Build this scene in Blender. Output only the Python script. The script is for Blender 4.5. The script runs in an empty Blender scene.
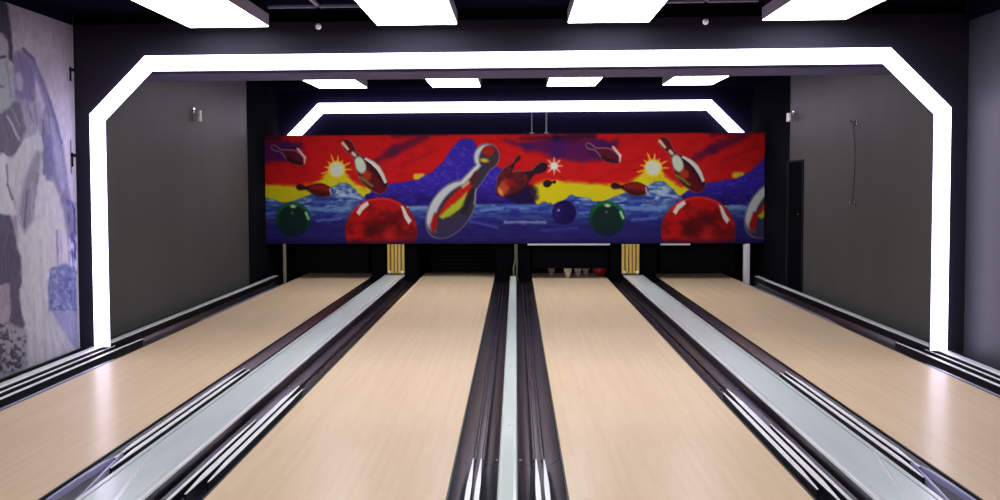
import bpy, bmesh, math
import numpy as np
from mathutils import Matrix, Vector

scene = bpy.context.scene
COL = scene.collection
PI = math.pi

# ------------------------------------------------------------------ camera
def make_camera():
    yaw, pitch, roll = 0.0449, 0.0379, -0.0043
    cy, sy = math.cos(yaw), math.sin(yaw)
    cp, sp = math.cos(pitch), math.sin(pitch)
    cr, sr = math.cos(roll), math.sin(roll)
    R = Vector((cy, sy, 0)); F0 = Vector((-sy, cy, 0)); Z = Vector((0, 0, 1))
    F = cp * F0 - sp * Z
    U = sp * F0 + cp * Z
    R2 = cr * R + sr * U
    U2 = cr * U - sr * R
    cam = bpy.data.cameras.new('camera')
    cam.sensor_width = 36.0
    cam.sensor_fit = 'HORIZONTAL'
    cam.lens = 840.29 * 36.0 / 1000.0
    cam.shift_x = 0.02185
    cam.shift_y = -0.03769
    cam.clip_start = 0.05
    o = bpy.data.objects.new('camera', cam)
    m = Matrix((R2, U2, -F)).transposed().to_4x4()
    m.translation = Vector((0.0392, 0.0, 1.3688))
    o.matrix_world = m
    COL.objects.link(o)
    scene.camera = o
make_camera()

# ------------------------------------------------------------------ world, exposure
world = bpy.data.worlds.new('world')
scene.world = world
world.use_nodes = True
world.node_tree.nodes['Background'].inputs[0].default_value = (0.50, 0.48, 0.62, 1)
world.node_tree.nodes['Background'].inputs[1].default_value = 0.02
vs = scene.view_settings
vs.view_transform = 'Standard'
vs.look = 'None'
vs.gamma = 1.0
vs.use_curve_mapping = False
vs.exposure = 0.0
PANEL_LIGHT = 11.0      # radiance of the ceiling light panels
STRIP_LIGHT = 6.0      # radiance of the LED strips

# ------------------------------------------------------------------ materials
def srgb(r, g, b):
    def f(c):
        c /= 255.0
        return c / 12.92 if c <= 0.04045 else ((c + 0.055) / 1.055) ** 2.4
    return (f(r), f(g), f(b), 1.0)

def mat(name, rgb, rough=0.5, metal=0.0, coat=0.0, coat_rough=0.1, vary=0.0, scale=(4, 4, 4), spec=0.5, bump=0.0):
    m = bpy.data.materials.new(name)
    m.use_nodes = True
    nt = m.node_tree
    b = nt.nodes['Principled BSDF']
    b.inputs['Base Color'].default_value = srgb(*rgb)
    b.inputs['Roughness'].default_value = rough
    b.inputs['Metallic'].default_value = metal
    b.inputs['Coat Weight'].default_value = coat
    b.inputs['Coat Roughness'].default_value = coat_rough
    b.inputs['Specular IOR Level'].default_value = spec
    if vary or bump:
        tc = nt.nodes.new('ShaderNodeTexCoord')
        mp = nt.nodes.new('ShaderNodeMapping'); mp.inputs['Scale'].default_value = scale
        nz = nt.nodes.new('ShaderNodeTexNoise'); nz.inputs['Scale'].default_value = 1.0
        nz.inputs['Detail'].default_value = 5.0
        nt.links.new(tc.outputs['Object'], mp.inputs[0]); nt.links.new(mp.outputs[0], nz.inputs[0])
        if vary:
            cr = nt.nodes.new('ShaderNodeValToRGB')
            c = srgb(*rgb)
            cr.color_ramp.elements[0].position = 0.3
            cr.color_ramp.elements[1].position = 0.7
            cr.color_ramp.elements[0].color = tuple(x * (1 - vary) for x in c[:3]) + (1,)
            cr.color_ramp.elements[1].color = tuple(min(1, x * (1 + vary)) for x in c[:3]) + (1,)
            nt.links.new(nz.outputs['Fac'], cr.inputs[0]); nt.links.new(cr.outputs[0], b.inputs['Base Color'])
        if bump:
            bp = nt.nodes.new('ShaderNodeBump'); bp.inputs['Strength'].default_value = bump
            bp.inputs['Distance'].default_value = 0.01
            nt.links.new(nz.outputs['Fac'], bp.inputs['Height']); nt.links.new(bp.outputs[0], b.inputs['Normal'])
    return m

def emit(name, rgb, strength):
    m = bpy.data.materials.new(name)
    m.use_nodes = True
    nt = m.node_tree
    b = nt.nodes['Principled BSDF']
    b.inputs['Base Color'].default_value = (0.8, 0.8, 0.8, 1)
    b.inputs['Emission Color'].default_value = (*rgb, 1)
    b.inputs['Emission Strength'].default_value = strength
    return m

def lane_material():
    m = bpy.data.materials.new('lane_maple')
    m.use_nodes = True
    nt = m.node_tree; N = nt.nodes; L = nt.links
    b = N['Principled BSDF']
    tc = N.new('ShaderNodeTexCoord')
    sep = N.new('ShaderNodeSeparateXYZ'); L.new(tc.outputs['Object'], sep.inputs[0])
    # board index across the lane (39 boards)
    mul = N.new('ShaderNodeMath'); mul.operation = 'MULTIPLY'; mul.inputs[1].default_value = 39 / 1.054
    L.new(sep.outputs['X'], mul.inputs[0])
    fl = N.new('ShaderNodeMath'); fl.operation = 'FLOOR'; L.new(mul.outputs[0], fl.inputs[0])
    # staggered board lengths
    wn = N.new('ShaderNodeTexWhiteNoise'); wn.noise_dimensions = '1D'; L.new(fl.outputs[0], wn.inputs['W'])
    off = N.new('ShaderNodeMath'); off.operation = 'MULTIPLY_ADD'; off.inputs[1].default_value = 7.0
    L.new(wn.outputs['Value'], off.inputs[0])
    yl = N.new('ShaderNodeMath'); yl.operation = 'MULTIPLY'; yl.inputs[1].default_value = 1.1
    L.new(sep.outputs['Y'], yl.inputs[0]); L.new(yl.outputs[0], off.inputs[2])
    fy = N.new('ShaderNodeMath'); fy.operation = 'FLOOR'; L.new(off.outputs[0], fy.inputs[0])
    cb = N.new('ShaderNodeCombineXYZ'); L.new(fl.outputs[0], cb.inputs[0]); L.new(fy.outputs[0], cb.inputs[1])
    w2 = N.new('ShaderNodeTexWhiteNoise'); w2.noise_dimensions = '2D'; L.new(cb.outputs[0], w2.inputs['Vector'])
    mp = N.new('ShaderNodeMapping'); mp.inputs['Scale'].default_value = (60, 3, 1)
    L.new(tc.outputs['Object'], mp.inputs[0])
    nz = N.new('ShaderNodeTexNoise'); nz.inputs['Detail'].default_value = 6; nz.inputs['Scale'].default_value = 1
    L.new(mp.outputs[0], nz.inputs[0])
    mp2 = N.new('ShaderNodeMapping'); mp2.inputs['Scale'].default_value = (0.6, 1.2, 1)
    L.new(tc.outputs['Object'], mp2.inputs[0])
    nz2 = N.new('ShaderNodeTexNoise'); nz2.inputs['Detail'].default_value = 2; nz2.inputs['Scale'].default_value = 1
    L.new(mp2.outputs[0], nz2.inputs[0])
    a1 = N.new('ShaderNodeMath'); a1.operation = 'MULTIPLY_ADD'; a1.inputs[1].default_value = 0.26
    L.new(w2.outputs['Value'], a1.inputs[0])
    a2 = N.new('ShaderNodeMath'); a2.operation = 'MULTIPLY'; a2.inputs[1].default_value = 0.35
    L.new(nz.outputs['Fac'], a2.inputs[0]); L.new(a2.outputs[0], a1.inputs[2])
    a3 = N.new('ShaderNodeMath'); a3.operation = 'MULTIPLY_ADD'; a3.inputs[1].default_value = 0.4
    L.new(nz2.outputs['Fac'], a3.inputs[0]); L.new(a1.outputs[0], a3.inputs[2])
    cr = N.new('ShaderNodeValToRGB')
    e = cr.color_ramp.elements
    e[0].position = 0.25; e[0].color = srgb(214, 184, 150)
    e[1].position = 0.85; e[1].color = srgb(227, 201, 170)
    L.new(a3.outputs[0], cr.inputs[0]); L.new(cr.outputs[0], b.inputs['Base Color'])
    b.inputs['Roughness'].default_value = 0.5
    b.inputs['Specular IOR Level'].default_value = 0.25
    b.inputs['Coat Weight'].default_value = 0.24
    b.inputs['Coat Roughness'].default_value = 0.22
    return m

def painted(name, rough=0.5, spec=0.5):
    m = bpy.data.materials.new(name); m.use_nodes = True
    nt = m.node_tree; b = nt.nodes['Principled BSDF']
    at = nt.nodes.new('ShaderNodeAttribute'); at.attribute_name = 'art'
    nt.links.new(at.outputs['Color'], b.inputs['Base Color'])
    b.inputs['Roughness'].default_value = rough
    b.inputs['Specular IOR Level'].default_value = spec
    return m

M = {
    'lane': lane_material(),
    'lane_edge': mat('lane_edge_black', (20, 16, 20), 0.5),
    'approach': mat('approach_boards', (196, 160, 122), 0.4, coat=0.3, vary=0.12, scale=(30, 1, 1)),
    'gutter': mat('gutter_black_plastic', (26, 25, 44), 0.28, coat=0.4, coat_rough=0.16),
    'gutter_worn': mat('gutter_worn_plastic', (30, 25, 30), 0.30, coat=0.25, coat_rough=0.18, vary=0.6, scale=(30, 1.8, 9), bump=0.15),
    'groove': mat('gutter_groove_black', (7, 6, 10), 0.5, spec=0.3),
    'rib': mat('rib_glint_white', (248, 246, 252), 0.3, metal=0.05),  # near-white stands in for ceiling reflections along the rib tops
    'lilac_glint': mat('gutter_glint_lilac', (176, 172, 214), 0.25, metal=0.1),  # lilac of the gutter reflections, put into the colour
    'rib_far': mat('rib_worn_plastic', (44, 34, 44), 0.25, vary=0.3, scale=(20, 2, 20)),
    'cap': mat('division_cap_grey', (200, 208, 210), 0.34, coat=0.2, coat_rough=0.12, vary=0.06, scale=(10, 2, 4)),
    'cap_line': mat('division_cap_seam', (120, 120, 140), 0.4),
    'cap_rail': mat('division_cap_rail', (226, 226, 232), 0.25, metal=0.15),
    'cap_white': mat('centre_cap_white', (204, 216, 210), 0.35, coat=0.3),
    'screw': mat('screw_steel', (190, 190, 195), 0.3, metal=0.8),
    'wall_dark': mat('wall_charcoal_paint', (72, 72, 72), 0.55, vary=0.10, scale=(1, 2.5, 0.4), spec=0.35),
    'wall_front': mat('wall_slate_paint', (58, 59, 68), 0.5, vary=0.12, scale=(1, 3, 0.5), spec=0.3),
    'portal': mat('portal_black_paint', (38, 36, 48), 0.7, vary=0.10, scale=(2, 2, 2), spec=0.12),
    'soffit': mat('portal_soffit_paint', (112, 110, 158), 0.6, spec=0.2),
    'black': mat('matt_black', (12, 12, 15), 0.9, spec=0.0),
    'black_side': mat('side_black_board', (22, 22, 26), 0.9, vary=0.2, scale=(2, 2, 2), spec=0.0),
    'ceiling': mat('ceiling_black_paint', (15, 13, 28), 0.95, spec=0.0),
    'backwall': mat('back_wall_navy', (27, 24, 52), 0.8, spec=0.1),
    'panel_box': mat('light_panel_housing', (140, 128, 142), 0.5),
    'diffuser': emit('panel_diffuser', (0.97, 0.98, 1.0), PANEL_LIGHT),
    'strip': emit('led_strip_diffuser', (0.80, 0.72, 1.0), STRIP_LIGHT),
    'alu': mat('strip_channel', (50, 40, 90), 0.4, metal=0.3),
    'track': mat('ceiling_track_grey', (120, 114, 140), 0.5),
    'white_plastic': mat('white_plastic', (240, 240, 242), 0.35),
    'chrome': mat('chrome', (200, 200, 205), 0.15, metal=1.0),
    'gold': mat('brass_slat', (226, 190, 100), 0.35, metal=0.3),
    'gold_dark': mat('brass_groove', (120, 92, 42), 0.5),
    'pin': mat('pin_white', (236, 230, 220), 0.25, coat=0.5),
    'pin_red': mat('pin_stripe_red', (180, 30, 30), 0.3),
    'ball_red': mat('bowling_ball_red', (200, 14, 30), 0.12, coat=0.8),
    'post_tan': mat('post_beige', (150, 134, 120), 0.4),
    'post_white': mat('post_white', (246, 240, 250), 0.25, coat=0.5),
    'post_green': mat('post_grey_green', (98, 104, 86), 0.4, vary=0.3, scale=(5, 5, 14)),
    'cushion': mat('pit_cushion_brown', (52, 46, 38), 0.8, vary=0.6, scale=(10, 3, 40)),
    'trim_light': mat('aluminium_trim', (216, 214, 226), 0.3, metal=0.2),
    'mural': painted('painted_mural', 0.8, 0.12),
    'photo': painted('photo_wallpaper', 0.7, 0.2),
    'door': mat('door_black', (14, 15, 18), 0.8, spec=0.0),
    'seal': mat('dark_seal', (8, 8, 11), 0.7, spec=0.2),
}

# ------------------------------------------------------------------ mesh helpers
def obj(name, bm, m, parent=None, smooth=False, loc=None):
    me = bpy.data.meshes.new(name)
    bmesh.ops.recalc_face_normals(bm, faces=bm.faces[:])
    bm.to_mesh(me); bm.free()
    if smooth:
        for p in me.polygons: p.use_smooth = True
    ms = m if isinstance(m, (list, tuple)) else [m]
    for x in ms: me.materials.append(x)
    o = bpy.data.objects.new(name, me); COL.objects.link(o)
    if parent: o.parent = parent
    if loc: o.location = loc
    return o

def empty(name, loc=(0, 0, 0)):
    o = bpy.data.objects.new(name, None); o.location = loc; o.empty_display_size = 0.1
    COL.objects.link(o); return o

def tag(o, label, cat, group=None, kind=None):
    o['label'] = label; o['category'] = cat
    if group: o['group'] = group
    if kind: o['kind'] = kind
    return o

def struct(o, label=None):
    o['kind'] = 'structure'
    if label: o['label'] = label
    return o

def box(bm, x0, x1, y0, y1, z0, z1, mi=0, bevel=0.0):
    r = bmesh.ops.create_cube(bm, size=1.0)
    vv = r['verts']
    for v in vv:
        v.co = Vector(((x0 + x1) / 2 + v.co.x * (x1 - x0), (y0 + y1) / 2 + v.co.y * (y1 - y0), (z0 + z1) / 2 + v.co.z * (z1 - z0)))
    fs = set()
    for v in vv:
        for f in v.link_faces: fs.add(f)
    for f in fs: f.material_index = mi
    if bevel:
        es = set()
        for f in fs:
            for e in f.edges: es.add(e)
        bmesh.ops.bevel(bm, geom=list(es), offset=bevel, segments=2, profile=0.5, affect='EDGES')
    return bm

def boxbm(*a, **k): return box(bmesh.new(), *a, **k)

def extrude_profile(pts, y0, y1, closed=True, ny=1, bm=None):
    """profile in (x,z) run along y."""
    bm = bm or bmesh.new()
    rows = []
    for j in range(ny + 1):
        y = y0 + (y1 - y0) * j / ny
        rows.append([bm.verts.new((x, y, z)) for x, z in pts])
    n = len(pts)
    for j in range(ny):
        for i in range(n if closed else n - 1):
            k = (i + 1) % n
            bm.faces.new((rows[j][i], rows[j][k], rows[j + 1][k], rows[j + 1][i]))
    if closed:
        bm.faces.new(rows[0][::-1]); bm.faces.new(rows[-1])
    return bm

def cyl(bm, p0, p1, r, seg=16, r2=None):
    p0 = Vector(p0); p1 = Vector(p1); d = p1 - p0
    q = d.to_track_quat('Z', 'Y').to_matrix().to_4x4(); q.translation = (p0 + p1) / 2
    bmesh.ops.create_cone(bm, cap_ends=True, segments=seg, radius1=r, radius2=r if r2 is None else r2, depth=d.length, matrix=q)
    return bm

def lathe(bm, prof, seg=24, mats=None):
    rings = []
    for r, z in prof:
        rings.append([bm.verts.new((r * math.cos(2 * PI * k / seg), r * math.sin(2 * PI * k / seg), z)) for k in range(seg)])
    for j in range(len(rings) - 1):
        for k in range(seg):
            f = bm.faces.new((rings[j][k], rings[j][(k + 1) % seg], rings[j + 1][(k + 1) % seg], rings[j + 1][k]))
            if mats: f.material_index = mats(j)
    bm.faces.new(rings[0][::-1]); bm.faces.new(rings[-1])
    return bm

def tube_path(bm, pts, r, seg=8):
    for a, b in zip(pts[:-1], pts[1:]): cyl(bm, a, b, r, seg)
    return bm

# ------------------------------------------------------------------ dimensions
LANE_W = 1.054
G = 0.2595                      # half the gap between the two middle lanes
A = G + LANE_W                  # 1.3135
B = A + 0.7058                  # 2.019
C_ = B + LANE_W - 0.02          # 3.053
CAPZ = 0.06
WX = 3.45                       # right wall
WL = 3.47                       # left wall
Y_PORTAL = 6.527
Y_MASK = 11.62
Y0, Y1 = 0.9, 12.42             # lanes
CEIL = 2.70

# ------------------------------------------------------------------ room
YB, YE = -4.5, 13.6
struct(obj('floor', boxbm(-WL - .1, WX + .1, YB, YE, -0.30, -0.14), M['black']))
struct(obj('ceiling', boxbm(-WL - .1, WX + .1, YB, YE, CEIL, CEIL + .1), M['ceiling']))
struct(obj('wall_left', boxbm(-WL - .1, -WL, YB, YE, -0.14, CEIL), M['wall_dark']))
wr = bmesh.new()
box(wr, WX, WX + .1, Y_PORTAL, YE, -0.14, CEIL, 0)
struct(obj('wall_right', wr, M['wall_dark']))
struct(obj('wall_right_front', boxbm(WX, WX + .1, YB, Y_PORTAL, -0.14, CEIL), M['wall_front']))
struct(obj('wall_front', boxbm(-WL, WX, YB - .1, YB, -0.14, CEIL), M['wall_dark']))
bw = bmesh.new()
box(bw, -WL, WX, 12.36, 12.46, 0.62, CEIL)
struct(obj('wall_back', bw, M['backwall']))
struct(obj('wall_pit', boxbm(-WL, WX, 13.45, 13.6, -0.14, CEIL), M['black']))
struct(obj('floor_approach', boxbm(-WL, WX, YB, Y0 - 0.04, -0.14, 0.0), M['approach']))
for i, s in enumerate((-1, 1)):
    y0 = 10.88 if s < 0 else 10.66
    w_ = s * (WL if s < 0 else WX)
    x = w_ - s * 0.012
    struct(obj('trim_%d' % (i + 1), boxbm(min(x, w_), max(x, w_), y0, 12.36, 0.0, CEIL), M['black_side']))
    x = w_ - s * 0.02
    struct(obj('trim_%d' % (i + 5), boxbm(min(x, w_), max(x, w_), YB, Y_PORTAL, 2.60 if s < 0 else 2.555, CEIL), M['ceiling']))
# skirting under the walls
for i, s in enumerate((-1, 1)):
    nm = 'baseboard_left' if s < 0 else 'baseboard_right'
    x0, x1 = sorted((s * 3.34, s * (WL if s < 0 else WX)))
    struct(obj(nm, boxbm(x0, x1, Y0, Y_MASK, -0.14, 0.02), M['seal']))
# dark service door in right wall
d = bmesh.new(); box(d, WX - 0.010, WX, 10.14, 10.64, 0.02, 1.58)
dd = struct(obj('door_1', d, M['door']))
fr = bmesh.new()
box(fr, WX - 0.03, WX, 10.64, 10.665, 0.02, 1.60); box(fr, WX - 0.018, WX, 10.125, 10.14, 0.02, 1.60); box(fr, WX - 0.018, WX, 10.14, 10.64, 1.58, 1.60)
obj('door_frame', fr, M['portal'], dd)
hb = bmesh.new(); cyl(hb, (WX - .045, 10.2, 0.95), (WX - .01, 10.2, 0.95), 0.012)
obj('door_handle', hb, M['chrome'], dd)

# ------------------------------------------------------------------ portal wall with octagonal opening
def portal_outline(hw, top, cut, z0):
    return [(-hw, z0), (-hw, top - cut), (-(hw - cut), top), (hw - cut, top), (hw, top - cut), (hw, z0)]

def band(name, out, inn, y0, y1, m, parent=None, ends=True):
    """frame between two open outlines given in (x,z), thick from y0 to y1"""
    bm = bmesh.new()
    def ring(pts, y): return [bm.verts.new((x, y, z)) for x, z in pts]
    a0, a1, b0, b1 = ring(out, y0), ring(out, y1), ring(inn, y0), ring(inn, y1)
    n = len(out)
    for i in range(n - 1):
        bm.faces.new((a0[i], a0[i + 1], b0[i + 1], b0[i]))
        bm.faces.new((a1[i], b1[i], b1[i + 1], a1[i + 1]))
        bm.faces.new((a0[i], a1[i], a1[i + 1], a0[i + 1]))
        bm.faces.new((b0[i], b0[i + 1], b1[i + 1], b1[i]))
    for i in (0, n - 1):
        bm.faces.new((a0[i], b0[i], b1[i], a1[i]))
    return obj(name, bm, m, parent)

PX, PH, PC, PW = 3.317, 2.359, 0.455, 0.126
k = PC - PW * (math.sqrt(2) - 1) * 0 
def inset(hw, top, cut, w, z0):
    c2 = cut - w * (2 - math.sqrt(2))
    return portal_outline(hw - w, top - w, c2, z0)
# wall around the opening
pw_ = bmesh.new()
inn = portal_outline(PX - 0.01, PH - 0.01, PC, CAPZ)
wallpts = [(-WX, CAPZ), (-WX, PH - PC), (-(PX - PC), 2.607), (PX - PC, 2.607), (WX, PH - PC), (WX, CAPZ)]
wo = [(-WX, CAPZ), (-WX, 2.607), (-WX, 2.607), (WX, 2.607), (WX, 2.607), (WX, CAPZ)]
wo = [(-WL, CAPZ), (-WL, PH - PC), (-WL, 2.607), (WX, 2.607), (WX, PH - PC), (WX, CAPZ)]
pt = band('wall_portal', wo, inn, Y_PORTAL, Y_PORTAL + 0.10, M['portal'])
struct(pt)
# recessed strip of wall above the boards, up to the ceiling, and the beam behind the opening
struct(obj('trim_3', boxbm(-WL, WX, Y_PORTAL + 0.05, Y_PORTAL + 0.10, 2.607, CEIL), M['black']))
struct(obj('trim_4', boxbm(-WL, WX, Y_PORTAL + 0.10, 7.12, PH - PW - 0.005, CEIL), M['soffit']))
# the LED frame round the opening
led = empty('led_light_frame', (0, Y_PORTAL, CAPZ))
tag(led, 'large white LED strip frame with clipped corners around the front opening', 'light')
def rel(o, root):
    o.parent = root; o.matrix_parent_inverse = Matrix.Translation(root.location).inverted(); return o
band_out = portal_outline(PX, PH, PC, CAPZ)
band_in = inset(PX, PH, PC, PW, CAPZ)
rel(band('light_strip', [(x, z) for x, z in inset(PX, PH, PC, 0.004, CAPZ)], inset(PX, PH, PC, PW - 0.004, CAPZ), Y_PORTAL - 0.030, Y_PORTAL - 0.012, M['strip']), led)
rel(band('channel', band_out, band_in, Y_PORTAL - 0.012, Y_PORTAL, M['alu']), led)

BX, BH, BW = 2.861, 2.516, 0.150
led2 = empty('led_light_frame', (0, 12.36, 1.90))
tag(led2, 'smaller white LED strip with sloping ends above the painted bowling mural', 'light')
zlow = 1.92
dx = BH - zlow
out2 = [(-BX - dx, zlow), (-BX, BH), (BX, BH), (BX + dx, zlow)]
t = BW * math.tan(PI / 8)
in2 = [(-BX + t - (BH - BW - zlow), zlow), (-BX + t, BH - BW), (BX - t, BH - BW), (BX - t + (BH - BW - zlow), zlow)]
rel(band('light_strip', out2, in2, 12.30, 12.335, M['strip']), led2)
rel(band('channel', out2, in2, 12.335, 12.36, M['alu']), led2)

# ------------------------------------------------------------------ ceiling light panels
PSP, PCX = 1.4361, 0.0157
def light_panel(x, y0, y1, label):
    z = 2.5435
    r = empty('ceiling_light', (x, (y0 + y1) / 2, z)); tag(r, label, 'light', 'ceiling light panels')
    hw, hl = 0.30, (y1 - y0) / 2
    h = bmesh.new()
    box(h, -hw - .006, hw + .006, -hl - .006, hl + .006, 0.006, 0.095)
    for sx in (-1, 1):
        for sy in (-1, 1): cyl(h, (sx * (hw - .08), sy * (hl - .12), .095), (sx * (hw - .08), sy * (hl - .12), CEIL - z), .004, 8)
    obj('housing', h, M['panel_box'], r)
    obj('diffuser', boxbm(-hw, hw, -hl, hl, 0, 0.006), M['diffuser'], r)
colname = ['leftmost', 'second from left', 'third from left', 'rightmost']
rows = [(5.158, 6.358, 'in the near row, before the lit opening'), (9.36, 10.60, 'in the far row behind the lit opening'),
        (0.95, 2.15, 'in the unseen added row above the start of the lanes'), (-3.2, -2.0, 'in the unseen added row behind the foul line')]  # last two rows are out of view, added for fill light and reflections
for (a_, b_, w_) in rows:
    for i in range(4):
        light_panel((i - 1.5) * PSP + PCX, a_, b_, '%s ceiling light panel %s' % (colname[i], w_))

# suspended track crosses and sprinklers between the panels
for sx, nm in ((-1, 'left'), (1, 'right')):
    x = sx * 1.415
    b_ = bmesh.new()
    box(b_, x - 0.375, x + 0.375, 6.19, 6.215, 2.650, 2.668)
    box(b_, x - 0.01, x + 0.01, 4.6, 6.19, 2.655, 2.675)
    for yy in (4.7, 5.9): cyl(b_, (x, yy, 2.675), (x, yy, CEIL), .005, 8)
    tag(obj('ceiling_track', b_, M['track']), 'thin grey T-shaped ceiling track between the two %s light panels' % nm, 'track')
    r = empty('sprinkler', (x, 6.2, CEIL)); tag(r, 'small pendant sprinkler with a bright tip hanging between the two %s ceiling panels' % nm, 'sprinkler')
    b_ = bmesh.new(); cyl(b_, (0, 0, 0), (0, 0, -.16), .010, 10); cyl(b_, (0, 0, -.02), (0, 0, 0), .03, 16)
    cyl(b_, (0, 0, -.13), (0, 0, -.165), .017, 12)
    obj('pipe', b_, M['black'], r)
    b_ = bmesh.new(); bmesh.ops.create_uvsphere(b_, u_segments=16, v_segments=8, radius=.022, matrix=Matrix.Translation((0, 0, -.19)))
    obj('head', b_, M['white_plastic'], r, smooth=True)

# upright rods above the mural
for x, nm, r_ in ((0.262, 'left', .008), (0.462, 'right', .012)):
    b_ = bmesh.new(); cyl(b_, (x, Y_MASK + .05, 2.00), (x, Y_MASK + .05, 2.30), r_, 10)
    box(b_, x - .03, x + .03, Y_MASK + .03, Y_MASK + .07, 2.0, 2.03)
    tag(obj('upright_rod', b_, M['track']), 'short grey upright rod on top of the mural middle, the %s one of two' % nm, 'rod')

# ------------------------------------------------------------------ bowling lanes
def lane(x0, x1, label):
    w = x1 - x0
    o = obj('bowling_lane', boxbm(-w / 2 + .006, w / 2 - .006, 0, Y1 - Y0, -0.06, 0.0), M['lane'], loc=((x0 + x1) / 2, Y0, 0))
    tag(o, label, 'bowling lane', 'four bowling lanes side by side')
    for s in (-1, 1):
        e0, e1 = sorted((s * (w / 2 - .006), s * (w / 2 + .004)))
        obj('edge_strip', boxbm(e0, e1, 0, Y1 - Y0, -0.08, 0.001), M['lane_edge'], o)
    return o
lane(-C_, -B, 'tan maple bowling lane at the far left, beside the black and white photo mural')
lane(-A, -G, 'tan maple bowling lane just left of the narrow centre divider')
lane(G, A, 'tan maple bowling lane just right of the narrow centre divider, pins at its end')
lane(B, C_, 'tan maple bowling lane at the far right, ending left of the white post')
tag(obj('foul_line', boxbm(-WL, WX, Y0 - .04, Y0, -.14, .002), M['black']), 'black foul line strip across the start of all four lanes', 'foul line')

# ------------------------------------------------------------------ gutters
def strip_prof(c, hw, z, dz=0.004):
    return [(c - hw, z - dz), (c - hw, z - .001), (c - hw * .5, z), (c + hw * .5, z), (c + hw, z - .001), (c + hw, z - dz)]
def screws(root, pts):
    for (x, y, z) in pts:
        b = bmesh.new(); cyl(b, (x, y, z), (x, y, z + .006), .007, 10)
        obj('screw', b, M['screw'], root)
def gutter(xl, xr, side, label, ribs, y_seam, outer=False):
    """side +1: lane edge at xl. ribs: (distance from lane edge, half width, height, y from, y to, material)"""
    if side > 0: xl += .006
    else: xr -= .006
    w = xr - xl
    def px(t): return (xl + t) if side > 0 else (xr - t)
    prof = []
    n = 20
    for i in range(n + 1):
        u = i / n
        prof.append((px(w * u), -0.010 - 0.050 * math.sin(PI * u) ** 0.8))
    under = [(px(w), -0.10), (px(0), -0.10)]
    ye = 11.3 if outer else Y_MASK - .01
    o = obj('gutter', extrude_profile(prof + under, y_seam, ye, ny=8), M['gutter_worn'])
    tag(o, label, 'gutter')
    obj('near_section', extrude_profile(prof + under, Y0, y_seam - .004, ny=4), M['gutter'], o)
    lo = min(r[3] for r in ribs); hi = max(r[4] for r in ribs)
    for (t, hw, z, ya, yb, mk) in ribs:
        b = bmesh.new(); g = bmesh.new(); rr_, gg_ = [], []
        for (yy, k) in ((ya, 1.0 if ya < Y0 + .01 else .25), (ya + .25, 1.0), (yb - .35, 1.0), (yb, .25)):
            h = hw * k; zz = z - .006 * (1 - k)
            rr_.append([b.verts.new((a_, yy, c_)) for a_, c_ in strip_prof(px(t), h, zz)])
            gg_.append([g.verts.new((a_, yy, c_)) for a_, c_ in ((px(t) - h - .002, -.098), (px(t) - h - .002, zz - .0045), (px(t) + h + .002, zz - .0045), (px(t) + h + .002, -.098))])
        for q_, rows_ in ((b, rr_), (g, gg_)):
            n_ = len(rows_[0])
            for r0, r1 in zip(rows_[:-1], rows_[1:]):
                for c in range(n_): q_.faces.new((r0[c], r0[(c + 1) % n_], r1[(c + 1) % n_], r1[c]))
            q_.faces.new(rows_[0][::-1]); q_.faces.new(rows_[-1])
        obj('groove', g, M['groove'], o)
        obj('rib', b, M[mk], o)  # lilac_glint strips made here stand in for gutter reflections
    if not outer:
        for t in (.085, .125):
            obj('far_rib', extrude_profile([(px(t) + .008 * math.cos(PI * j / 8), -.036 + .010 * math.sin(PI * j / 8)) for j in range(9)], max(y_seam, hi) + .01, ye), M['rib_far'], o)
    screws(o, [(px(w - .012), yy, -.012) for yy in (2.6, y_seam - .05, y_seam + 2.2, y_seam + 4.6)])
    return o
ctr = lambda: [(  .078, .0115, -.010, Y0, 4.13, 'rib'), (.118, .0115, -.010, Y0, 4.13, 'rib')]
gutter(-G, -0.045, +1, 'black ribbed gutter left of the narrow centre divider', ctr(), 4.14)
gutter(0.045, G, -1, 'black ribbed gutter right of the narrow centre divider', ctr(), 4.14)
far_side = lambda: [(.054, .0125, .002, 4.05, 6.05, 'rib'), (.106, .0125, .004, 3.9, 6.0, 'rib')]
gl_ = gutter(-B, -1.795, +1, 'black ribbed gutter between far left lane and wide grey divider cap', far_side(), 6.1)
gr_ = gutter(1.795, B, -1, 'black ribbed gutter between wide grey divider cap and far right lane', far_side(), 6.1)
def glint_v(root, s):
    # lilac strips shaped as a V, standing in for the gutter's reflections
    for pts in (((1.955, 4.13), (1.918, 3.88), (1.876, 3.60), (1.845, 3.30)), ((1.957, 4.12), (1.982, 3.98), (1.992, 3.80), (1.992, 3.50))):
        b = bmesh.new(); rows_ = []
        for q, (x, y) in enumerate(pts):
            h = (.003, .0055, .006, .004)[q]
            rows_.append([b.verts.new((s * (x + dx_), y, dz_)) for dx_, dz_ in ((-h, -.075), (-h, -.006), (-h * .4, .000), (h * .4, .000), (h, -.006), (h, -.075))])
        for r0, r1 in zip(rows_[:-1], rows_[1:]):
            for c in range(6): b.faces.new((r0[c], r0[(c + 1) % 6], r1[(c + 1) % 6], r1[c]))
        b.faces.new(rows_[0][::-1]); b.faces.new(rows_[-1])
        obj('glint_strip', b, M['lilac_glint'], root)
glint_v(gl_, -1); glint_v(gr_, 1)
near_side = lambda: [(.058, .0125, -.004, 3.75, 5.45, 'rib'), (.104, .0145, -.004, 3.6, 5.55, 'rib'), (.148, .008, -.004, 3.3, 4.75, 'rib')]
gutter(-1.505, -A, -1, 'black ribbed gutter right of the left wide grey divider cap', near_side(), 5.6)
gutter(A, 1.505, +1, 'black ribbed gutter left of the right wide grey divider cap', near_side(), 5.6)
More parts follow.
